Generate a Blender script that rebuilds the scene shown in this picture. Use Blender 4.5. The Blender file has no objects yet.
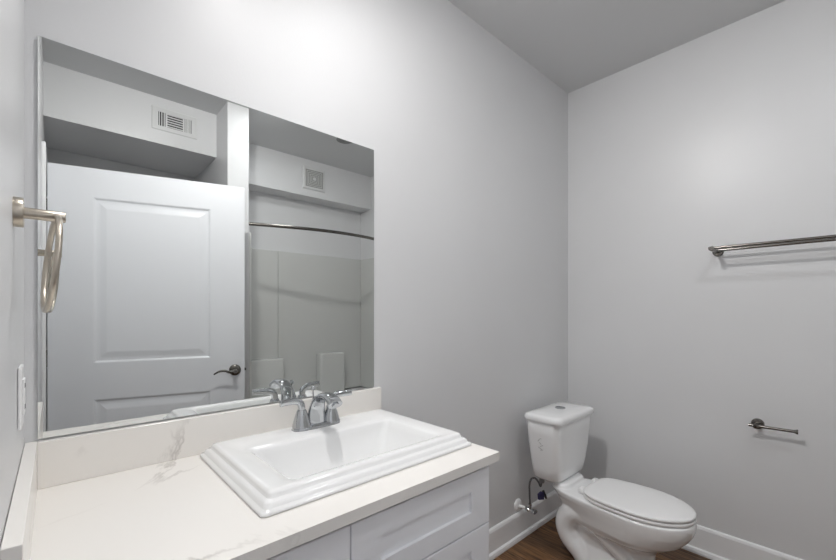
import bpy, bmesh, math
from mathutils import Vector, Matrix
PI = math.pi
sc = bpy.context.scene
COL = sc.collection

# ------------------------------------------------------------------ camera
cam_d = bpy.data.cameras.new('camera')
cam = bpy.data.objects.new('camera', cam_d); COL.objects.link(cam)
cam_d.sensor_width = 36.0
cam_d.lens = 395.5 / 836 * 36.0
cam_d.shift_y = 32 / 836
cam_d.clip_start = 0.01
cam.location = (0.052, -1.253, 1.26)
cam.rotation_euler = (PI / 2, 0, -math.radians(42.5))
sc.camera = cam

# ------------------------------------------------------------------ world / exposure
w = bpy.data.worlds.new('world'); sc.world = w; w.use_nodes = True
w.node_tree.nodes['Background'].inputs[0].default_value = (0.8, 0.87, 1.0, 1)
w.node_tree.nodes['Background'].inputs[1].default_value = 0.3
vs = sc.view_settings
vs.view_transform = 'Standard'; vs.look = 'None'; vs.gamma = 1.0
vs.use_curve_mapping = False
vs.exposure = 0.1
sc.cycles.max_bounces = 16
sc.cycles.diffuse_bounces = 10
sc.cycles.glossy_bounces = 8
sc.cycles.use_denoising = True
sc.cycles.sample_clamp_indirect = 6.0
LAMP = 610.0      # radiance of the lens of the ceiling spotlight over the vanity
LX, LY = .52, -.43
FILL_LAMP = 40.0    # radiance of the added fill light over the middle of the floor
HALL = 6.0        # power of the hallway ceiling light beyond the doorway

# ------------------------------------------------------------------ materials
def new_mat(name):
    m = bpy.data.materials.new(name); m.use_nodes = True
    nt = m.node_tree
    return m, nt, nt.nodes['Principled BSDF']

def mat(name, col, rough=0.5, metal=0.0, coat=0.0, spec=0.5, noise=0.0, nscale=30.0, bump=0.0, bscale=200.0):
    m, nt, b = new_mat(name)
    b.inputs['Base Color'].default_value = (*col, 1)
    b.inputs['Roughness'].default_value = rough
    b.inputs['Metallic'].default_value = metal
    b.inputs['Coat Weight'].default_value = coat
    b.inputs['Coat Roughness'].default_value = 0.05
    b.inputs['Specular IOR Level'].default_value = spec
    tc = nt.nodes.new('ShaderNodeTexCoord')
    if noise:
        n = nt.nodes.new('ShaderNodeTexNoise'); n.inputs['Scale'].default_value = nscale
        n.inputs['Detail'].default_value = 4
        nt.links.new(tc.outputs['Object'], n.inputs['Vector'])
        r = nt.nodes.new('ShaderNodeValToRGB')
        r.color_ramp.elements[0].position = 0.3; r.color_ramp.elements[1].position = 0.7
        r.color_ramp.elements[0].color = (*[c * (1 - noise) for c in col], 1)
        r.color_ramp.elements[1].color = (*[min(1, c * (1 + noise)) for c in col], 1)
        nt.links.new(n.outputs['Fac'], r.inputs['Fac'])
        nt.links.new(r.outputs['Color'], b.inputs['Base Color'])
    if bump:
        n2 = nt.nodes.new('ShaderNodeTexNoise'); n2.inputs['Scale'].default_value = bscale
        n2.inputs['Detail'].default_value = 3
        nt.links.new(tc.outputs['Object'], n2.inputs['Vector'])
        bp = nt.nodes.new('ShaderNodeBump'); bp.inputs['Strength'].default_value = bump
        bp.inputs['Distance'].default_value = 0.001
        nt.links.new(n2.outputs['Fac'], bp.inputs['Height'])
        nt.links.new(bp.outputs['Normal'], b.inputs['Normal'])
    return m

M = {}
M['wall'] = mat('wall_paint', (0.69, 0.694, 0.702), 0.37, spec=0.5, noise=0.012, nscale=3, bump=0.25, bscale=160)
M['ceil'] = mat('ceiling_paint', (0.68, 0.685, 0.69), 0.8, spec=0.2, bump=0.3, bscale=120)
M['trim'] = mat('trim_paint', (0.84, 0.845, 0.855), 0.35)
M['door'] = mat('door_paint', (0.74, 0.755, 0.785), 0.38, bump=0.08, bscale=60)
M['cab'] = mat('cabinet_paint', (0.88, 0.89, 0.92), 0.4)
M['gap'] = mat('dark_gap', (0.03, 0.03, 0.035), 0.8)
M['porc'] = mat('porcelain', (0.88, 0.885, 0.89), 0.12, coat=0.5)
M['sinkp'] = mat('sink_porcelain', (0.87, 0.873, 0.872), 0.10, coat=0.5)
M['plast'] = mat('white_plastic', (0.87, 0.87, 0.87), 0.3)
M['chrome'] = mat('chrome', (0.55, 0.565, 0.58), 0.07, 1.0)
M['nickel'] = mat('brushed_nickel', (0.52, 0.47, 0.40), 0.28, 1.0, bump=0.2, bscale=500)
M['dnick'] = mat('dark_satin_nickel', (0.20, 0.19, 0.175), 0.2, 1.0)
M['mirror'] = mat('mirror_silver', (0.77, 0.785, 0.775), 0.0, 1.0)
M['medge'] = mat('mirror_edge', (0.25, 0.28, 0.27), 0.2, 0.5)
M['acryl'] = mat('acrylic', (0.60, 0.605, 0.59), 0.25)
M['grille'] = mat('grille_white', (0.67, 0.675, 0.675), 0.5)
M['grill2'] = mat('fan_grille_grey', (0.36, 0.365, 0.35), 0.5)
M['slot'] = mat('slot_dark', (0.04, 0.04, 0.04), 0.8)
M['blue'] = mat('navy_tag', (0.03, 0.025, 0.09), 0.5)
M['rubber'] = mat('black_rubber', (0.02, 0.02, 0.022), 0.5)
M['greyp'] = mat('grey_plastic', (0.25, 0.25, 0.25), 0.5)
M['mark'] = mat('grey_relief', (0.46, 0.46, 0.46), 0.3)
# braided hose
m, nt, b = new_mat('braided_hose')
b.inputs['Metallic'].default_value = 0.9; b.inputs['Roughness'].default_value = 0.35
tc = nt.nodes.new('ShaderNodeTexCoord'); ck = nt.nodes.new('ShaderNodeTexChecker')
ck.inputs['Scale'].default_value = 500
ck.inputs[1].default_value = (0.35, 0.35, 0.36, 1); ck.inputs[2].default_value = (0.06, 0.06, 0.065, 1)
nt.links.new(tc.outputs['Object'], ck.inputs['Vector']); nt.links.new(ck.outputs['Color'], b.inputs['Base Color'])
M['hose'] = m
# quartz
m, nt, b = new_mat('quartz')
b.inputs['Roughness'].default_value = 0.22; b.inputs['Specular IOR Level'].default_value = 0.4
tc = nt.nodes.new('ShaderNodeTexCoord')
mp = nt.nodes.new('ShaderNodeMapping'); mp.inputs['Rotation'].default_value = (0.3, 0.5, 0.9)
mp.inputs['Location'].default_value = (0.35, 0.1, 0.0)
nt.links.new(tc.outputs['Object'], mp.inputs['Vector'])
n1 = nt.nodes.new('ShaderNodeTexNoise'); n1.inputs['Scale'].default_value = 1.7
n1.inputs['Detail'].default_value = 7; n1.inputs['Roughness'].default_value = 0.55; n1.inputs['Distortion'].default_value = 0.7
nt.links.new(mp.outputs['Vector'], n1.inputs['Vector'])
sb = nt.nodes.new('ShaderNodeMath'); sb.operation = 'SUBTRACT'; sb.inputs[1].default_value = 0.5
ab = nt.nodes.new('ShaderNodeMath'); ab.operation = 'ABSOLUTE'
nt.links.new(n1.outputs['Fac'], sb.inputs[0]); nt.links.new(sb.outputs[0], ab.inputs[0])
rp = nt.nodes.new('ShaderNodeValToRGB')
rp.color_ramp.elements[0].position = 0.0; rp.color_ramp.elements[0].color = (1, 1, 1, 1)
rp.color_ramp.elements[1].position = 0.012; rp.color_ramp.elements[1].color = (0, 0, 0, 1)
nt.links.new(ab.outputs[0], rp.inputs['Fac'])
n2 = nt.nodes.new('ShaderNodeTexNoise'); n2.inputs['Scale'].default_value = 5.0
nt.links.new(tc.outputs['Object'], n2.inputs['Vector'])
r2 = nt.nodes.new('ShaderNodeValToRGB'); r2.color_ramp.elements[0].position = 0.5; r2.color_ramp.elements[1].position = 0.75
r2.color_ramp.elements[1].color = (0.75, 0.75, 0.75, 1)
nt.links.new(n2.outputs['Fac'], r2.inputs['Fac'])
mu = nt.nodes.new('ShaderNodeMath'); mu.operation = 'MULTIPLY'
nt.links.new(rp.outputs['Color'], mu.inputs[0]); nt.links.new(r2.outputs['Color'], mu.inputs[1])
mx = nt.nodes.new('ShaderNodeMixRGB')
mx.inputs[1].default_value = (0.86, 0.835, 0.80, 1); mx.inputs[2].default_value = (0.52, 0.49, 0.46, 1)
nt.links.new(mu.outputs[0], mx.inputs[0]); nt.links.new(mx.outputs[0], b.inputs['Base Color'])
M['quartz'] = m
# wood plank floor, boards run along y
m, nt, b = new_mat('wood_planks')
b.inputs['Roughness'].default_value = 0.45
tc = nt.nodes.new('ShaderNodeTexCoord')
mp = nt.nodes.new('ShaderNodeMapping'); mp.inputs['Rotation'].default_value = (0, 0, PI / 2)
nt.links.new(tc.outputs['Object'], mp.inputs['Vector'])
br = nt.nodes.new('ShaderNodeTexBrick'); br.inputs['Scale'].default_value = 1.0
br.inputs['Brick Width'].default_value = 1.2; br.inputs['Row Height'].default_value = 0.15
br.inputs['Mortar Size'].default_value = 0.0015; br.inputs['Bias'].default_value = 0.0
br.inputs[1].default_value = (0.225, 0.118, 0.052, 1); br.inputs[2].default_value = (0.12, 0.064, 0.029, 1)
br.inputs[3].default_value = (0.012, 0.008, 0.005, 1)
nt.links.new(mp.outputs['Vector'], br.inputs['Vector'])
m2 = nt.nodes.new('ShaderNodeMapping'); m2.inputs['Scale'].default_value = (22, 1.6, 1)
nt.links.new(tc.outputs['Object'], m2.inputs['Vector'])
ng = nt.nodes.new('ShaderNodeTexNoise'); ng.inputs['Scale'].default_value = 3.0; ng.inputs['Detail'].default_value = 8
ng.inputs['Distortion'].default_value = 1.2
nt.links.new(m2.outputs['Vector'], ng.inputs['Vector'])
rg = nt.nodes.new('ShaderNodeValToRGB')
rg.color_ramp.elements[0].position = 0.35; rg.color_ramp.elements[0].color = (0.25, 0.23, 0.22, 1)
rg.color_ramp.elements[1].position = 0.68; rg.color_ramp.elements[1].color = (1.5, 1.45, 1.4, 1)
nt.links.new(ng.outputs['Fac'], rg.inputs['Fac'])
mg = nt.nodes.new('ShaderNodeMixRGB'); mg.blend_type = 'MULTIPLY'; mg.inputs[0].default_value = 1
nt.links.new(br.outputs['Color'], mg.inputs[1]); nt.links.new(rg.outputs['Color'], mg.inputs[2])
nt.links.new(mg.outputs[0], b.inputs['Base Color'])
M['floor'] = m
# lit frosted glass
def lit(name, col, s):
    m, nt, b = new_mat(name)
    b.inputs['Base Color'].default_value = (0.9, 0.9, 0.9, 1)
    b.inputs['Emission Color'].default_value = (*col, 1)
    b.inputs['Emission Strength'].default_value = s
    return m
M['shade'] = lit('lit_frosted_glass', (1.0, 0.98, 0.965), LAMP)

# ------------------------------------------------------------------ mesh helpers
def bm_new(): return bmesh.new()

def box(bm, x0, x1, y0, y1, z0, z1):
    v = [bm.verts.new(p) for p in ((x0, y0, z0), (x1, y0, z0), (x1, y1, z0), (x0, y1, z0),
                                   (x0, y0, z1), (x1, y0, z1), (x1, y1, z1), (x0, y1, z1))]
    for f in ((0, 3, 2, 1), (4, 5, 6, 7), (0, 1, 5, 4), (1, 2, 6, 5), (2, 3, 7, 6), (3, 0, 4, 7)):
        bm.faces.new([v[i] for i in f])

def loft(bm, rings, cap0=True, cap1=True, closed=True):
    vr = [[bm.verts.new(p) for p in r] for r in rings]
    n = len(vr[0])
    for a, c in zip(vr, vr[1:]):
        for i in range(n if closed else n - 1):
            j = (i + 1) % n
            bm.faces.new((a[i], a[j], c[j], c[i]))
    if cap0: bm.faces.new(vr[0][::-1])
    if cap1: bm.faces.new(vr[-1])
    return vr

def frames(path):
    P = [Vector(p) for p in path]; T = []
    for i in range(len(P)):
        a = P[max(0, i - 1)]; c = P[min(len(P) - 1, i + 1)]
        T.append((c - a).normalized())
    up = Vector((0, 0, 1)) if abs(T[0].z) < 0.9 else Vector((0, 1, 0))
    N = [(up - T[0] * up.dot(T[0])).normalized()]
    for i in range(1, len(P)):
        n = N[-1] - T[i] * N[-1].dot(T[i]); N.append(n.normalized())
    return P, T, N

def sweep(bm, path, r, n=16, caps=True, power=2.0):
    """r: one radius, or a list of radii / (along-normal, along-binormal) pairs"""
    P, T, N = frames(path)
    if not isinstance(r, (list, tuple)): r = [r] * len(P)
    rings = []
    for p, t, nn, q in zip(P, T, N, r):
        a, c = q if isinstance(q, (tuple, list)) else (q, q)
        bb = t.cross(nn); ring = []
        for k in range(n):
            th = 2 * PI * k / n; cs, sn = math.cos(th), math.sin(th)
            cs = math.copysign(abs(cs) ** (2 / power), cs); sn = math.copysign(abs(sn) ** (2 / power), sn)
            ring.append(p + nn * a * cs + bb * c * sn)
        rings.append(ring)
    loft(bm, rings, caps, caps)

def smooth_path(pts, n=6):
    P = [Vector(p) for p in pts]; out = []
    for i in range(len(P) - 1):
        p0 = P[max(i - 1, 0)]; p1 = P[i]; p2 = P[i + 1]; p3 = P[min(i + 2, len(P) - 1)]
        for k in range(n):
            t = k / n
            out.append(0.5 * ((2 * p1) + (p2 - p0) * t + (2 * p0 - 5 * p1 + 4 * p2 - p3) * t * t + (3 * p1 - p0 - 3 * p2 + p3) * t ** 3))
    out.append(P[-1]); return out

def lerp_list(vals, n):
    out = []
    for a, c in zip(vals, vals[1:]):
        for k in range(n):
            t = k / n
            if isinstance(a, tuple): out.append(tuple(x + (y - x) * t for x, y in zip(a, c)))
            else: out.append(a + (c - a) * t)
    out.append(vals[-1]); return out

def lathe(bm, prof, origin=(0, 0, 0), axis=(0, 0, 1), n=32):
    """prof: list of (radius, height along axis)"""
    ax = Vector(axis).normalized(); q = Vector((0, 0, 1)).rotation_difference(ax); o = Vector(origin)
    rings = []
    for r, h in prof:
        rings.append([o + q @ Vector((max(r, 1e-4) * math.cos(2 * PI * k / n), max(r, 1e-4) * math.sin(2 * PI * k / n), h)) for k in range(n)])
    loft(bm, rings)

def rrect(cx, cy, hx, hy, r, z, n=6):
    out = []
    for (sx, sy, a0) in ((1, 1, 0), (-1, 1, PI / 2), (-1, -1, PI), (1, -1, 3 * PI / 2)):
        for k in range(n + 1):
            a = a0 + PI / 2 * k / n
            out.append((cx + sx * (hx - r) + r * math.cos(a), cy + sy * (hy - r) + r * math.sin(a), z))
    return out

def torus(bm, M4, R, r, n=64, k=14):
    rings = []
    for i in range(n):
        a = 2 * PI * i / n; ring = []
        for j in range(k):
            c = 2 * PI * j / k
            ring.append(M4 @ Vector(((R + r * math.cos(c)) * math.cos(a), (R + r * math.cos(c)) * math.sin(a), r * math.sin(c))))
        rings.append(ring)
    vr = [[bm.verts.new(p) for p in q] for q in rings]
    for i in range(n):
        a, c = vr[i], vr[(i + 1) % n]
        for j in range(k):
            bm.faces.new((a[j], c[j], c[(j + 1) % k], a[(j + 1) % k]))

def rect_panel(bm, x0, x1, z0, z1, steps, sgn=-1, y=0.0, cap=True, cap0=False):
    """nested rectangles in the xz plane; steps = (inset, y offset)"""
    rings = []
    for ins, d in steps:
        a, c, e, f = x0 + ins, x1 - ins, z0 + ins, z1 - ins
        rings.append([(a, y + d, e), (c, y + d, e), (c, y + d, f), (a, y + d, f)])
    loft(bm, rings, cap0, cap)

def obj(name, bm, mt, parent=None, smooth=False, bevel=0.0, sub=0, auto=None):
    bmesh.ops.recalc_face_normals(bm, faces=bm.faces[:])
    me = bpy.data.meshes.new(name); bm.to_mesh(me); bm.free()
    me.materials.append(M[mt] if isinstance(mt, str) else mt)
    o = bpy.data.objects.new(name, me); COL.objects.link(o)
    if parent: o.parent = parent
    if smooth:
        for p in me.polygons: p.use_smooth = True
        if auto is not None:
            me.set_sharp_from_angle(angle=math.radians(auto))
    if bevel:
        b = o.modifiers.new('bevel', 'BEVEL'); b.width = bevel; b.segments = 3; b.limit_method = 'ANGLE'
        b.angle_limit = math.radians(40)
    if sub:
        s = o.modifiers.new('sub', 'SUBSURF'); s.levels = sub; s.render_levels = sub
    return o

def tag(o, label, cat, group=None):
    o['label'] = label; o['category'] = cat
    if group: o['group'] = group
    return o

def thing(name, label, cat, loc=(0, 0, 0), rz=0.0, group=None):
    o = bpy.data.objects.new(name, None); COL.objects.link(o)
    o.empty_display_size = 0.05
    o.location = loc; o.rotation_euler = (0, 0, rz)
    return tag(o, label, cat, group)

def struct(name, bm, mt, bevel=0.0):
    o = obj(name, bm, mt, bevel=bevel); o['kind'] = 'structure'; return o

def copy_tree(o, parent=None):
    c = o.copy(); COL.objects.link(c)
    if parent: c.parent = parent
    for ch in list(o.children): copy_tree(ch, c)
    return c

# ------------------------------------------------------------------ the room (mirror wall is y=0, left wall x=0)
RX, CZ = 2.54, 2.70
YN, YA = -2.49, -2.41          # back of the entry niche / of the tub alcove
b = bm_new(); box(b, -1.3, RX + .1, YN - .1, .1, -.05, 0); struct('floor', b, 'floor')
b = bm_new(); box(b, -1.3, RX + .1, YN - .1, .1, CZ, CZ + .05); struct('ceiling', b, 'ceil')
b = bm_new(); box(b, -.1, RX + .1, 0, .1, 0, CZ); struct('wall_back', b, 'wall')
b = bm_new(); box(b, RX, RX + .1, YN - .1, 0, 0, CZ); struct('wall_right', b, 'wall')
b = bm_new()
DY0, DY1, DZ = -1.56, -2.47, 2.06           # doorway in the left wall
box(b, -.1, 0, DY0, 0, 0, CZ); box(b, -.1, 0, DY1, DY0, DZ, CZ); box(b, -.1, 0, YN - .1, DY1, 0, CZ)
struct('wall_left', b, 'wall')
b = bm_new(); box(b, 0, .982, YN - .1, YN, 0, CZ); box(b, .982, RX, YN - .1, YA, 0, CZ); struct('wall_front', b, 'wall')
b = bm_new(); box(b, .919, 1.06, YN, -1.632, 0, CZ); struct('wall_partition', b, 'wall')
b = bm_new(); box(b, 0, .919, YN, -1.886, 2.39, CZ); struct('trim_1', b, 'wall')
b = bm_new(); box(b, 1.06, RX, YA, -2.215, 2.355, CZ); struct('trim_2', b, 'wall')
# hallway beyond the doorway
b = bm_new(); box(b, -1.3, -1.2, YN - .1, .1, 0, CZ); box(b, -1.2, -.1, YN - .1, YN, 0, CZ); box(b, -1.2, -.1, -.9, -.8, 0, CZ)
struct('wall_hall', b, 'wall')
# doorway casing
b = bm_new()
box(b, 0, .016, DY0, DY0 + .06, 0, DZ + .06); box(b, 0, .016, YN, DY0, DZ, DZ + .06)
box(b, -.1, 0, DY0 - .015, DY0, 0, DZ); box(b, -.1, 0, DY1, DY0, DZ - .015, DZ)
struct('trim_3', b, 'trim', bevel=.003)

def base_profile(bm, along, a0, a1, s):
    """baseboard + shoe moulding; profile (offset from wall, z)"""
    prof = [(0, 0), (.028, 0), (.028, .010), (.024, .022), (.016, .027), (.014, .027), (.014, .128), (.010, .138), (.005, .142), (0, .143)]
    if along == 'x': rings = [[(a, -d, z) for d, z in prof] for a in (a0, a1)]
    else: rings = [[(s + (-d if s > 1.1 else d), a, z) for d, z in prof] for a in (a0, a1)]
    loft(bm, rings)
b = bm_new(); base_profile(b, 'x', .97, RX, 0); struct('baseboard_back', b, 'trim')
b = bm_new(); base_profile(b, 'y', -.028, -1.62, RX); struct('baseboard_right', b, 'trim')
b = bm_new(); base_profile(b, 'y', -.60, DY0 + .062, 0); struct('baseboard_left', b, 'trim')

# ------------------------------------------------------------------ door, open behind the camera, seen in the mirror
door = thing('door_1', 'white two-panel door standing open, seen in the mirror', 'door', (.0212, -1.5483, 0), math.atan2(.25, .865))
door['kind'] = 'structure'
DW, DH, TH = .93, 2.03, .035
PX0, PX1 = .187, .744
P1 = (.985, 1.875); P2 = (.20, .79)
def leaf(bm):
    box(bm, 0, DW, -TH, -.008, .012, DH)
    def face(x0, x1, z0, z1): box(bm, x0, x1, -.008, 0, z0, z1)
    face(0, PX0, .012, DH); face(PX1, DW, .012, DH)
    face(PX0, PX1, .012, P2[0]); face(PX0, PX1, P2[1], P1[0]); face(PX0, PX1, P1[1], DH)
    for z0, z1 in (P1, P2):
        rect_panel(bm, PX0, PX1, z0, z1, [(0, .0002), (.004, -.001), (.012, -.0068), (.022, -.0072), (.030, -.0065), (.055, -.0015), (.06, -.001)])
b = bm_new(); leaf(b); obj('leaf', b, 'door', door)
hx, hz = .876, .905
b = bm_new(); lathe(b, [(.0, 0), (.034, 0), (.034, .004), (.030, .010), (.022, .013), (.013, .016), (.012, .045), (.015, .050), (.012, .058), (0, .06)], (hx, 0, hz), (0, 1, 0))
hd = obj('handle', b, 'dnick', door, True, auto=40); hd['label'] = 'dark satin nickel lever handle'
b = bm_new()
lp = smooth_path([(hx, .050, hz), (hx - .03, .052, hz - .004), (hx - .055, .052, hz + .004), (hx - .085, .050, hz + .002), (hx - .115, .048, hz - .014)], 6)
sweep(b, lp, lerp_list([(.009, .008), (.008, .006), (.007, .005), (.006, .004), (.004, .003)], 6), 12)
obj('lever', b, 'dnick', hd, True)
b = bm_new(); box(b, DW, DW + .010, -.026, -.012, hz - .008, hz + .008); obj('latch_bolt', b, 'dnick', door, bevel=.002)
for z in (.25, 1.02, 1.80):
    b = bm_new(); lathe(b, [(0, -.045), (.006, -.045), (.006, .045), (0, .045)], (-.006, -.004, z), n=16); obj('hinge', b, 'dnick', door, True, auto=40)

# ------------------------------------------------------------------ mirror
b = bm_new(); box(b, .022, .963, -.006, 0, .971, 1.889)
mi = obj('mirror', b, 'mirror', bevel=.0)
mi.data.materials.append(M['medge'])
for p in mi.data.polygons:
    if abs(p.normal.y) < .5: p.material_index = 1
tag(mi, 'large frameless rectangular wall mirror resting above the quartz backsplash', 'mirror')

# ------------------------------------------------------------------ vanity cabinet
vc = thing('vanity_cabinet', 'pale grey-white shaker vanity cabinet under the quartz worktop', 'cabinet', (0, 0, 0))
CX0, CX1, CY = .012, .970, -.533
b = bm_new()
box(b, CX0, CX0 + .018, CY, -.012, .0, .833); box(b, CX1 - .018, CX1, CY, -.012, 0, .833)
box(b, CX0 + .018, CX1 - .018, -.024, -.012, .1, .833); box(b, CX0 + .018, CX1 - .018, CY, -.024, .1, .118)
box(b, .492, .514, CY, -.024, .118, .70); box(b, .492, .514, CY + .02, CY + .035, .70, .833); box(b, CX0 + .018, CX1 - .018, CY + .06, CY + .075, 0, .1)
box(b, CX0 + .018, .492, CY + .02, CY + .035, .78, .833); box(b, .514, CX1 - .018, CY + .02, CY + .035, .78, .833)
obj('body', b, 'cab', vc)
def shaker(x0, x1, z0, z1, name, fx=.078, fz=.05):
    bm = bm_new(); y = CY - .022
    rings = []
    for (ix, iz, d) in ((0, 0, .0205), (0, 0, .0015), (.0015, .0015, 0), (fx, fz, 0), (fx + .001, fz + .001, .0075)):
        a, c, e, f = x0 + ix, x1 - ix, z0 + iz, z1 - iz
        rings.append([(a, y + d, e), (c, y + d, e), (c, y + d, f), (a, y + d, f)])
    loft(bm, rings)
    return obj(name, bm, 'cab', vc)
shaker(CX0 + .001, .5015, .115, .818, 'door', .06, .06)
shaker(.5045, CX1 - .001, .661, .818, 'drawer')
shaker(.5045, CX1 - .001, .390, .657, 'drawer')
shaker(.5045, CX1 - .001, .115, .386, 'drawer')

# ------------------------------------------------------------------ worktop
SX0, SX1, SY0, SY1 = .345, .977, -.489, -.033
HX0, HX1, HY0, HY1 = .40, .93, -.455, -.10       # cut-out under the basin
wt = thing('worktop', 'warm white quartz vanity worktop with faint grey veins', 'worktop', (0, 0, .835))
b = bm_new()
WX1, WY = .989, -.576
for (x0, x1, y0, y1) in ((.001, HX0, WY, -.001), (HX1, WX1, WY, -.001), (HX0, HX1, WY, HY0), (HX0, HX1, HY1, -.001)):
    box(b, x0, x1, y0, y1, 0, .025)
bmesh.ops.remove_doubles(b, verts=b.verts[:], dist=1e-5)
obj('slab', b, 'quartz', wt)
b = bm_new(); box(b, .0215, WX1, -.020, -.001, .0252, .131); obj('backsplash', b, 'quartz', wt, bevel=.0015)
b = bm_new(); box(b, .001, .0215, -.545, -.001, .0252, .131); obj('side_splash', b, 'quartz', wt, bevel=.0015)

# ------------------------------------------------------------------ sink
sk = thing('sink', 'white rectangular drop-in sink with stepped rim on the worktop', 'sink', ((SX0 + SX1) / 2, (SY0 + SY1) / 2, .862))
hw, hd_ = (SX1 - SX0) / 2, (SY1 - SY0) / 2
rings = []
for ins, z, r in ((.030, .0, .012), (.0, .0, .012), (0, .004, .012), (.002, .0065, .012), (.007, .008, .012), (.0085, .010, .012), (.011, .017, .012),
                  (.016, .0205, .012), (.020, .0215, .012), (.0215, .0225, .012), (.023, .029, .012), (.026, .0335, .012), (.031, .0355, .014), (.036, .0355, .014)):
    rings.append(rrect(0, 0, hw - ins, hd_ - ins, r, z))
ocx = 0.0; ocy = (-.430 - .186) / 2 - (SY0 + SY1) / 2
OHX, OHY = .232, .125
for dx, dy, z, r in ((.020, .014, .0355, .030), (.010, .008, .0335, .028), (.004, .004, .0325, .024), (0, 0, .0315, .022), (-.006, -.004, .026, .022), (-.012, -.006, .012, .026)):
    rings.append(rrect(ocx, ocy, OHX + dx, OHY + dy, r, z))
for f, z, r in ((.25, -.02, .03), (.5, -.05, .035), (.8, -.085, .045), (.95, -.097, .05), (1.25, -.103, .055)):
    rings.append(rrect(ocx, ocy + .0 * f, OHX - .012 - .075 * f, OHY - .006 - .035 * f, r, z))
for s, z in ((.06, -.106), (.028, -.108)):
    rings.append(rrect(ocx, ocy, s, s, s * .98, z))
b = bm_new(); loft(b, rings, False, False)
so = obj('basin', b, 'sinkp', sk, True, auto=50)
b = bm_new(); lathe(b, [(.0, -.002), (.031, -.002), (.031, .001), (.026, .003), (.021, .001), (.019, -.001), (.018, .003), (0, .005)], (ocx, ocy, -.107))
obj('drain', b, 'chrome', sk, True, auto=40)

# ------------------------------------------------------------------ faucet
fa = thing('faucet', 'chrome two-handle centerset faucet on the back ledge of the sink', 'faucet', (.664, -.108, .8963))
def superell(hx, hy, p, z, n=36, cx=0, cy=0):
    out = []
    for k in range(n):
        t = 2 * PI * k / n; c, s = math.cos(t), math.sin(t)
        out.append((cx + hx * math.copysign(abs(c) ** (2 / p), c), cy + hy * math.copysign(abs(s) ** (2 / p), s), z))
    return out
b = bm_new(); loft(b, [superell(.081, .027, 3, 0), superell(.081, .027, 3, .004), superell(.078, .025, 3, .010), superell(.074, .021, 3, .013)])
obj('base', b, 'chrome', fa, True, auto=35)
for s in (-1, 1):
    b = bm_new()
    loft(b, [superell(.028, .026, 2.6, .010, 24, s * .051), superell(.026, .024, 2.6, .018, 24, s * .051), superell(.021, .019, 2.4, .038, 24, s * .051),
             superell(.015, .014, 2.2, .058, 24, s * .051), superell(.013, .012, 2, .062, 24, s * .051)])
    hb = obj('handle', b, 'chrome', fa, True, auto=45)
    b = bm_new()
    x = s * .051
    pts = smooth_path([(x, 0, .058), (x + s * .001, .0, .074), (x + s * .008, .001, .086), (x + s * .026, -.002, .092), (x + s * .048, -.006, .093), (x + s * .072, -.010, .093)], 6)
    sweep(b, pts, lerp_list([(.010, .010), (.010, .0105), (.009, .011), (.0075, .0105), (.0065, .010), (.006, .010)], 6), 16, power=2.6)
    obj('lever', b, 'chrome', hb, True)
b = bm_new()
pts = smooth_path([(0, .006, .010), (0, .002, .045), (0, -.010, .078), (0, -.034, .101), (0, -.066, .108), (0, -.095, .102), (0, -.115, .088)], 6)
sweep(b, pts, lerp_list([(.020, .036), (.014, .029), (.010, .024), (.0085, .021), (.009, .020), (.012, .021), (.015, .023)], 6), 24, power=2.5)
spo = obj('spout', b, 'chrome', fa, True, auto=50)
b = bm_new(); lathe(b, [(0, -.003), (.011, -.003), (.011, .003), (.0, .003)], (0, -.1155, .0872), (0, -.75, -.66), 24)
obj('aerator', b, 'chrome', spo, True, auto=40)
b = bm_new(); lathe(b, [(0, .010), (.0028, .010), (.0028, .108), (.007, .112), (.0075, .120), (.004, .125), (0, .1255)], (0, .0235, 0), n=16)
obj('lift_rod', b, 'chrome', fa, True, auto=40)

# ------------------------------------------------------------------ toilet
tx = 2.096
to = thing('toilet', 'white two-piece toilet with closed oval lid near the right wall corner', 'toilet', (tx, 0, 0))
def egg(vb, vf, w_, z, n=48, vm=None, pb=2.6, pf=2.1, wb=1.0):
    """plan ring; v measured forward from the wall (y=-v)"""
    if vm is None: vm = vb + (vf - vb) * .52
    out = []
    for k in range(n):
        t = 2 * PI * k / n; s, c = math.sin(t), math.cos(t)
        if c >= 0:
            x = w_ * math.copysign(abs(s) ** (2 / pf), s); v = vm + (vf - vm) * abs(c) ** (2 / pf)
        else:
            x = w_ * math.copysign(abs(s) ** (2 / pb), s); v = vm - (vm - vb) * abs(c) ** (2 / pb)
            x *= 1 + (wb - 1) * ((vm - v) / (vm - vb))
        out.append((x - .010, -v, z))
    return out
b = bm_new()
R = [(0, .300, .665, .116, .49, 3, 1), (.012, .300, .665, .116, .49, 3, 1), (.03, .305, .66, .108, .49, 3, 1), (.10, .265, .645, .074, .49, 2.8, 1),
     (.145, .235, .650, .078, .50, 2.8, 1), (.175, .222, .675, .096, .52, 2.8, .85), (.20, .215, .715, .138, .54, 2.8, .72), (.23, .21, .757, .158, .56, 3, .66),
     (.26, .20, .783, .164, .57, 3.2, .66), (.285, .19, .798, .168, .58, 3.4, .70), (.300, .195, .803, .170, .58, 3.8, .72), (.316, .18, .806, .172, .58, 4, .74), (.336, .172, .806, .173, .58, 4, .76),
     (.343, .175, .803, .170, .58, 4, .76), (.344, .19, .78, .15, .58, 4, .76)]
loft(b, [egg(vb, vf, w_, z, vm=vm, pb=pb, wb=wb) for z, vb, vf, w_, vm, pb, wb in R])
# raised pad under the tank
loft(b, [rrect(0, -.225, .118, .050, .04, .335), rrect(0, -.225, .112, .045, .04, .362), rrect(0, -.225, .102, .036, .035, .366)])
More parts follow.
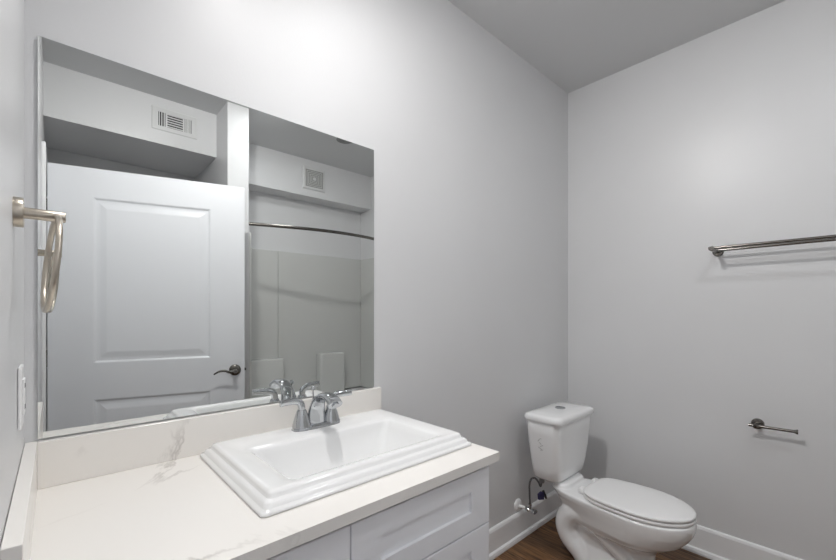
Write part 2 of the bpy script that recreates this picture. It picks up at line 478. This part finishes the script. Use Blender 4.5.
# trapway relief on both sides
for s in (-1, 1):
    pts = smooth_path([(s * .040, -.60, .04), (s * .062, -.53, .115), (s * .074, -.445, .195), (s * .074, -.36, .240), (s * .070, -.285, .225), (s * .066, -.250, .160), (s * .064, -.27, .095), (s * .064, -.325, .045), (s * .066, -.36, .0)], 6)
    sweep(b, pts, lerp_list([.036, .045, .051, .055, .057, .057, .056, .054, .052], 6), 20)
bo = obj('bowl', b, 'porc', to, True, auto=60)
rm = bo.modifiers.new('remesh', 'REMESH'); rm.mode = 'VOXEL'; rm.voxel_size = .005; rm.use_smooth_shade = True
sm = bo.modifiers.new('smooth', 'SMOOTH'); sm.factor = .5; sm.iterations = 5
def seat_ring(ins, z): return egg(.350 + ins, .806 - ins, .169 - ins, z - .006, vm=.585, pb=4.2, pf=2.0, wb=.92)
b = bm_new(); loft(b, [seat_ring(.008, .351), seat_ring(.002, .353), seat_ring(0, .358), seat_ring(0, .363), seat_ring(.003, .367), seat_ring(.02, .3675)])
obj('seat', b, 'plast', to, True, auto=50)
b = bm_new(); loft(b, [seat_ring(.012, .3705), seat_ring(.004, .3705), seat_ring(.001, .374), seat_ring(.001, .381), seat_ring(.006, .3855), seat_ring(.02, .3872), seat_ring(.08, .3895), seat_ring(.14, .390)])
obj('seat_lid', b, 'plast', to, True, auto=50)
for s in (-1, 1):
    b = bm_new(); loft(b, [rrect(s * .075, -.338, .022, .014, .008, .349), rrect(s * .075, -.338, .022, .014, .008, .366), rrect(s * .075, -.338, .018, .010, .008, .371)])
    obj('hinge', b, 'plast', to, True, auto=50)
b = bm_new()
T = [(.364, .125, .090, .225, .045), (.369, .145, .086, .235, .05), (.385, .162, .084, .243, .05), (.43, .172, .082, .250, .048), (.52, .185, .078, .257, .042), (.62, .197, .074, .263, .04), (.685, .201, .072, .266, .038), (.690, .197, .076, .262, .038)]
loft(b, [rrect(0, -(v0 + v1) / 2, h, (v1 - v0) / 2, r, z) for z, h, v0, v1, r in T])
tk = obj('tank', b, 'porc', to, True, auto=50)
b = bm_new()
LC, LD = -.172, .108
loft(b, [rrect(0, LC, .203, LD - .006, .036, .688), rrect(0, LC, .211, LD - .001, .04, .690), rrect(0, LC, .213, LD, .04, .697), rrect(0, LC, .213, LD, .04, .710),
         rrect(0, LC, .207, LD - .006, .04, .719), rrect(0, LC, .19, LD - .022, .04, .7245), rrect(0, LC, .12, .055, .04, .7285), rrect(0, LC, .05, .03, .025, .7295)])
ld = obj('tank_lid', b, 'porc', to, True, auto=50); ld.location.x = tk.location.x = .012
b = bm_new(); lathe(b, [(.028, -.004), (.028, .003), (.025, .005), (.023, .003), (.0, .0035)], (0, LC, .7295), n=32)
fb = obj('flush_button', b, 'chrome', ld, True, auto=40); fb['label'] = 'round chrome dual flush button'
# small relief mark on the left flank of the tank
b = bm_new()
for (v, z, a, l) in ((.155, .590, .9, .018), (.163, .574, -.7, .016), (.170, .562, .5, .018), (.160, .548, -.4, .022), (.170, .540, .3, .016), (.166, .600, .2, .010)):
    x = -.1975 + (.62 - z) * .11
    dv, dz = math.cos(a) * l / 2, math.sin(a) * l / 2
    sweep(b, [(x, -(v - dv), z - dz), (x, -v, z + .001), (x, -(v + dv), z + dz)], .0016, 8)
obj('relief_mark', b, 'mark', tk, True)
for q in (-1, 1):
    b = bm_new(); lathe(b, [(0, -.02), (.010, -.02), (.010, .0), (.0, .0)], (q * .09, -.15, .372), n=12)
    obj('tank_bolt', b, 'dnick', tk, True, auto=40)

# ------------------------------------------------------------------ water supply
ws = thing('water_supply_valve', 'chrome shut-off valve with white wall flange beside the toilet', 'valve', (1.955, 0, .183))
b = bm_new(); lathe(b, [(0, 0), (.034, 0), (.033, .004), (.025, .010), (.012, .013), (.011, .013), (0, .013)], (0, 0, 0), (0, -1, 0)); obj('wall_flange', b, 'plast', ws, True, auto=40)
b = bm_new(); lathe(b, [(0, .01), (.0085, .01), (.0085, .058), (0, .058)], (0, 0, 0), (0, -1, 0), 20); obj('stub_pipe', b, 'plast', ws, True, auto=40)
b = bm_new(); lathe(b, [(0, .052), (.011, .052), (.012, .066), (.009, .070), (.009, .092), (.011, .094), (.011, .100), (0, .101)], (0, 0, 0), (0, -1, 0), 20)
lathe(b, [(0, 0), (.008, 0), (.008, .022), (.0095, .024), (.0095, .034), (0, .034)], (0, -.078, 0), (0, 0, 1), 20)
obj('valve_body', b, 'chrome', ws, True, auto=40)
b = bm_new(); loft(b, [[(p[0], -.104 - k, p[1]) for p in [(.019 * math.cos(2 * PI * i / 24), .011 * math.sin(2 * PI * i / 24)) for i in range(24)]] for k in (0, .008)])
obj('handle', b, 'chrome', ws, bevel=.002)
hs = thing('supply_hose', 'braided flexible hose arching from the shut-off valve to the tank', 'hose', (1.955, -.078, .217))
b = bm_new()
hp = smooth_path([(0, 0, -.005), (0, .002, .06), (.002, .003, .115), (.014, -.004, .145), (.034, -.018, .142), (.050, -.034, .115), (.056, -.044, .085)], 8)
hp = smooth_path([(0, 0, 0), (0, .002, .05), (.000, .003, .100), (.010, -.003, .133), (.028, -.014, .135), (.044, -.026, .112), (.041, -.038, .096), (.036, -.046, .105), (.036, -.050, .128)], 8)
sweep(b, hp, .0052, 12); obj('braided_tube', b, 'hose', hs, True)
b = bm_new(); lathe(b, [(0, 0), (.013, 0), (.015, .010), (.012, .022), (.008, .024), (0, .024)], (.036, -.050, .121), (0, 0, 1), 16); obj('coupling_nut', b, 'greyp', hs, True, auto=35)
tg = thing('hose_tag', 'small navy blue tag wrapped round the supply hose by the toilet', 'tag', (2.010, -.115, .262))
b = bm_new()
loft(b, [[(x * 1.35, y, z * 1.35) for x, y, z in ((-.022, -.004, -.014), (.004, -.014, -.018), (.008, -.012, .010), (-.006, -.008, .016), (-.022, -.002, .008))],
         [(x * 1.3, y + .010, z * 1.3) for x, y, z in ((-.022, -.004, -.014), (.004, -.014, -.018), (.008, -.012, .010), (-.006, -.008, .016), (-.022, -.002, .008))]])
obj('paper_tag', b, 'blue', tg, bevel=.001)
b = bm_new(); sweep(b, [(.008, -.006, .020), (.016, -.012, -.004), (.022, -.016, -.022)], [.007, .007, .006], 12); obj('sleeve', b, 'rubber', tg, True, auto=40)

# ------------------------------------------------------------------ towel bar (double rail) on the right wall
tb = thing('towel_bar', 'satin nickel double-rail towel bar on the right wall above the paper holder', 'towel bar', (RX, -.801, 1.567))
for i, dy in enumerate((0, -.61)):
    b = bm_new(); lathe(b, [(0, 0), (.024, 0), (.024, .006), (.021, .010), (.010, .012), (.0095, .128), (.012, .128), (.012, .146), (.010, .148), (0, .148)], (0, dy, 0), (-1, 0, 0), 28)
    obj('post', b, 'dnick', tb, True, auto=40)
for d in (.056, .137):
    b = bm_new(); sweep(b, [(-d, .014 if d > .1 else 0, .003 if d > .1 else 0), (-d, -.624 if d > .1 else -.61, .003 if d > .1 else 0)], .0068, 16); obj('rail', b, 'dnick', tb, True, auto=40)

# ------------------------------------------------------------------ toilet paper holder
tp = thing('toilet_paper_holder', 'empty satin nickel toilet paper holder low on the right wall', 'paper holder', (RX, -.955, .724))
b = bm_new(); lathe(b, [(0, 0), (.025, 0), (.025, .006), (.022, .010), (.010, .012), (.009, .050), (.011, .053), (.011, .067), (0, .068)], (0, 0, 0), (-1, 0, 0), 28); obj('post', b, 'dnick', tp, True, auto=40)
b = bm_new(); sweep(b, [(-.060, .026, .000), (-.060, -.132, .003)], .0068, 16); ar = obj('arm', b, 'dnick', tp, True, auto=40)
b = bm_new(); lathe(b, [(0, 0), (.0068, 0), (.009, .006), (.011, .010), (.011, .014), (0, .014)], (-.060, -.130, .003), (0, -1, 0), 20); obj('end_stop', b, 'dnick', ar, True, auto=40)

# ------------------------------------------------------------------ towel ring on the left wall
tr = thing('towel_ring', 'brushed nickel towel ring hanging on the left wall beside the mirror', 'towel ring', (0, -.308, 1.428))
b = bm_new(); lathe(b, [(0, 0), (.025, 0), (.025, .011), (.024, .0125), (0, .0125)], (0, 0, 0), (1, 0, 0), 32); obj('wall_plate', b, 'nickel', tr, True, auto=35)
b = bm_new(); lathe(b, [(.0, .012), (.0095, .012), (.0095, .064), (.0085, .0655), (0, .0655)], (0, 0, 0), (1, 0, 0), 24); obj('post', b, 'nickel', tr, True, auto=35)
b = bm_new(); RR = .082
mt4 = Matrix.Translation((.0535, 0, -.002)) @ Matrix.Rotation(math.radians(5.0), 4, 'Y') @ Matrix.Rotation(math.radians(5.2), 4, 'Z') @ Matrix.Translation((0, 0, -RR)) @ Matrix.Rotation(PI / 2, 4, 'Y')
torus(b, mt4, RR, .0047); obj('ring', b, 'nickel', tr, True)

# ------------------------------------------------------------------ outlet on the left wall
ol = thing('wall_outlet', 'white wall outlet plate just above the side splash', 'outlet', (0, -.19, 1.10))
b = bm_new(); box(b, .0005, .006, -.036, .036, -.058, .058); obj('cover_plate', b, 'plast', ol, bevel=.003)
b = bm_new(); box(b, .006, .009, -.017, .017, -.034, .034); rc = obj('receptacle', b, 'plast', ol, bevel=.002)
for z in (-.02, .02):
    b = bm_new()
    box(b, .0088, .0094, -.008, -.006, z - .004, z + .005); box(b, .0088, .0094, .005, .007, z - .004, z + .004)
    obj('slots', b, 'slot', rc)

# ------------------------------------------------------------------ things seen in the mirror
vt = thing('air_vent', 'white supply air register high on the soffit over the door', 'air vent', (.656, -1.886, 2.557))
def reg():
    x0, x1, z0, z1 = -.135, .135, -.076, .076
    b = bm_new()
    rect_panel(b, x0, x1, z0, z1, [(0, 0), (0, .003), (.004, .006), (.028, .008)], cap=False)
    for a, c in ((-.107, -.099), (-.057, -.046), (.046, .057), (.099, .107)): box(b, a, c, .004, .008, -.048, .048)
    obj('frame', b, 'grille', vt)
    b = bm_new(); box(b, -.106, .106, .0005, .002, -.047, .047); obj('backing', b, 'slot', vt)
    for x in (-.092, -.078, -.064):
        b = bm_new(); box(b, x - .003, x + .003, .003, .008, -.048, .048); obj('louver', b, 'grille', vt)
    for x in (.064, .073, .082, .091):
        b = bm_new(); box(b, x - .0035, x + .0035, .003, .008, -.048, .048); obj('louver', b, 'grille', vt)
    for k in range(6):
        z = -.041 + k * .0164
        b = bm_new(); box(b, -.046, .046, .003, .008, z - .0035, z + .0035); obj('louver', b, 'grille', vt)
reg()
vf = thing('exhaust_fan', 'square grey exhaust fan grille on the soffit over the tub', 'fan', (1.87, -2.215, 2.525))
b = bm_new(); rect_panel(b, -.115, .115, -.103, .103, [(0, 0), (0, .008), (.005, .014), (.022, .016), (.024, .010)], cap=True); obj('frame', b, 'grille', vf)
b = bm_new()
for k in range(5):
    q = .088 - k * .016
    rect_panel(b, -q, q, -q * .9, q * .9, [(0, .0102), (0, .015), (.008, .015), (.008, .0102)], cap=False)
obj('grille', b, 'grill2', vf)
b = bm_new(); lathe(b, [(0, 0), (.018, 0), (.016, .007), (0, .008)], (0, .0102, 0), (0, 1, 0), 24); obj('hub', b, 'grille', vf, True, auto=40)

cl = thing('ceiling_fitting', 'small dark grey round ceiling fitting in front of the tub', 'ceiling fitting', (1.835, -1.605, CZ))
b = bm_new(); lathe(b, [(0, 0), (.072, 0), (.072, .006), (.060, .012), (.045, .014), (0, .014)], (0, 0, 0), (0, 0, -1), 36); obj('cover', b, 'greyp', cl, True, auto=40)
b = bm_new(); lathe(b, [(0, .013), (.020, .013), (.018, .020), (0, .022)], (0, 0, 0), (0, 0, -1), 24); obj('centre_boss', b, 'greyp', cl, True, auto=40)

rd = thing('shower_rod', 'curved satin nickel shower curtain rod across the tub alcove', 'shower rod', (1.06, -1.70, 1.898))
W_ = RX - 1.06
b = bm_new(); sweep(b, [(W_ * t / 24, .17 * math.sin(PI * t / 24), 0) for t in range(25)], .0125, 16); obj('rod', b, 'dnick', rd, True, auto=50)
for x, s in ((0, 1), (W_, -1)):
    b = bm_new(); lathe(b, [(0, 0), (.035, 0), (.033, .010), (.018, .018), (0, .018)], (x, 0, 0), (s, 0, 0), 28); obj('flange', b, 'dnick', rd, True, auto=40)

sr = thing('tub_surround', 'grey-white acrylic tub surround with moulded corner shelves', 'tub surround', (1.06, YA, .45))
sw = W_
ZT = 1.83 - .45
b = bm_new()
box(b, .002, .525, .001, .04, 0, ZT); obj('back_panel', b, 'acryl', sr, bevel=.004)
b = bm_new(); box(b, .528, sw - .003, .001, .04, 0, ZT); obj('back_panel', b, 'acryl', sr, bevel=.004)
def corner(bm):
    pts = [(sw - .003, .0405), (sw - .003, .12)] + [(sw - .03 - .08 * math.sin(a * PI / 16), .0405 + .08 - .08 * math.sin(PI / 2 - a * PI / 16) + 0) for a in range(0, 0)]
b = bm_new(); box(b, sw - .03, sw - .002, .0405, .745, 0, ZT); obj('side_panel', b, 'acryl', sr, bevel=.006)
b = bm_new(); box(b, .002, .03, .0405, .745, 0, ZT); obj('side_panel', b, 'acryl', sr, bevel=.006)
for x0, x1, zt in ((.031, .545, .385), (.91, 1.19, .40)):
    b = bm_new()
    loft(b, [rrect((x0 + x1) / 2, .0405 + .055, (x1 - x0) / 2 - i, .055 - i, .025, z) for i, z in ((0, 0), (0, zt - .015), (.004, zt - .004), (.014, zt))])
    obj('shelf_tower', b, 'acryl', sr, True, auto=50)
bt = thing('bathtub', 'white alcove bathtub below the grey-white surround', 'bathtub', (1.06 + W_ / 2, YA + .385, 0))
b = bm_new()
loft(b, [rrect(0, 0, W_ / 2 - .003, .382, .01, 0), rrect(0, 0, W_ / 2 - .003, .382, .01, .43), rrect(0, 0, W_ / 2 - .008, .377, .01, .44), rrect(0, 0, W_ / 2 - .07, .31, .12, .44),
         rrect(0, 0, W_ / 2 - .085, .295, .12, .42), rrect(0, 0, W_ / 2 - .14, .25, .12, .12), rrect(0, 0, W_ / 2 - .2, .2, .1, .09)])
obj('basin', b, 'porc', bt, True, auto=40)

# ------------------------------------------------------------------ the lit ceiling spot over the vanity (above the frame)
vl = thing('ceiling_spotlight', 'lit white swivel ceiling spotlight over the vanity', 'ceiling light', (LX, LY, CZ))
b = bm_new(); lathe(b, [(0, 0), (.085, 0), (.085, .004), (.078, .008), (0, .008)], (0, 0, 0), (0, 0, -1), 40); obj('trim_ring', b, 'trim', vl, True, auto=40)
AIM = Vector((.38, -.54, -.75)).normalized()
ctr = Vector((0, 0, -.048))
b = bm_new(); lathe(b, [(0, -.030), (.030, -.030), (.050, -.012), (.058, .012), (.058, .022), (.0, .022)], ctr, AIM, 40); hd2 = obj('head', b, 'trim', vl, True, auto=40)
b = bm_new(); lathe(b, [(0, .0222), (.054, .0222), (.050, .0265), (0, .029)], ctr, AIM, 40); obj('lens', b, 'shade', hd2, True, auto=40)
b = bm_new(); lathe(b, [(0, 0), (.012, 0), (.012, .04), (0, .04)], (0, 0, 0), (0, 0, -1), 20); obj('stem', b, 'trim', vl, True, auto=40)

ml = thing('fill_light', 'added round fill light on the ceiling over the middle of the bathroom floor', 'ceiling light', (1.32, -1.44, CZ))  # unseen lamp, added as soft fill to lift the shaded sides
b = bm_new(); lathe(b, [(0, 0), (.145, 0), (.145, .004), (.132, .008), (0, .008)], (0, 0, 0), (0, 0, -1), 36); obj('trim_ring', b, 'trim', ml, True, auto=40)
b = bm_new(); lathe(b, [(0, .0085), (.130, .0085), (.125, .011), (0, .012)], (0, 0, 0), (0, 0, -1), 36); obj('lens', b, lit('fill_light_lens', (.97, .985, 1), FILL_LAMP), ml, True, auto=40)

hl = thing('hall_light', 'round flush ceiling light in the hallway beyond the doorway', 'ceiling light', (-.65, -1.9, CZ))
b = bm_new(); lathe(b, [(0, 0), (.14, 0), (.14, .03), (.10, .07), (0, .085)], (0, 0, 0), (0, 0, -1), 32); obj('diffuser', b, lit('lit_hall_diffuser', (1, .97, .94), HALL), hl, True, auto=50)
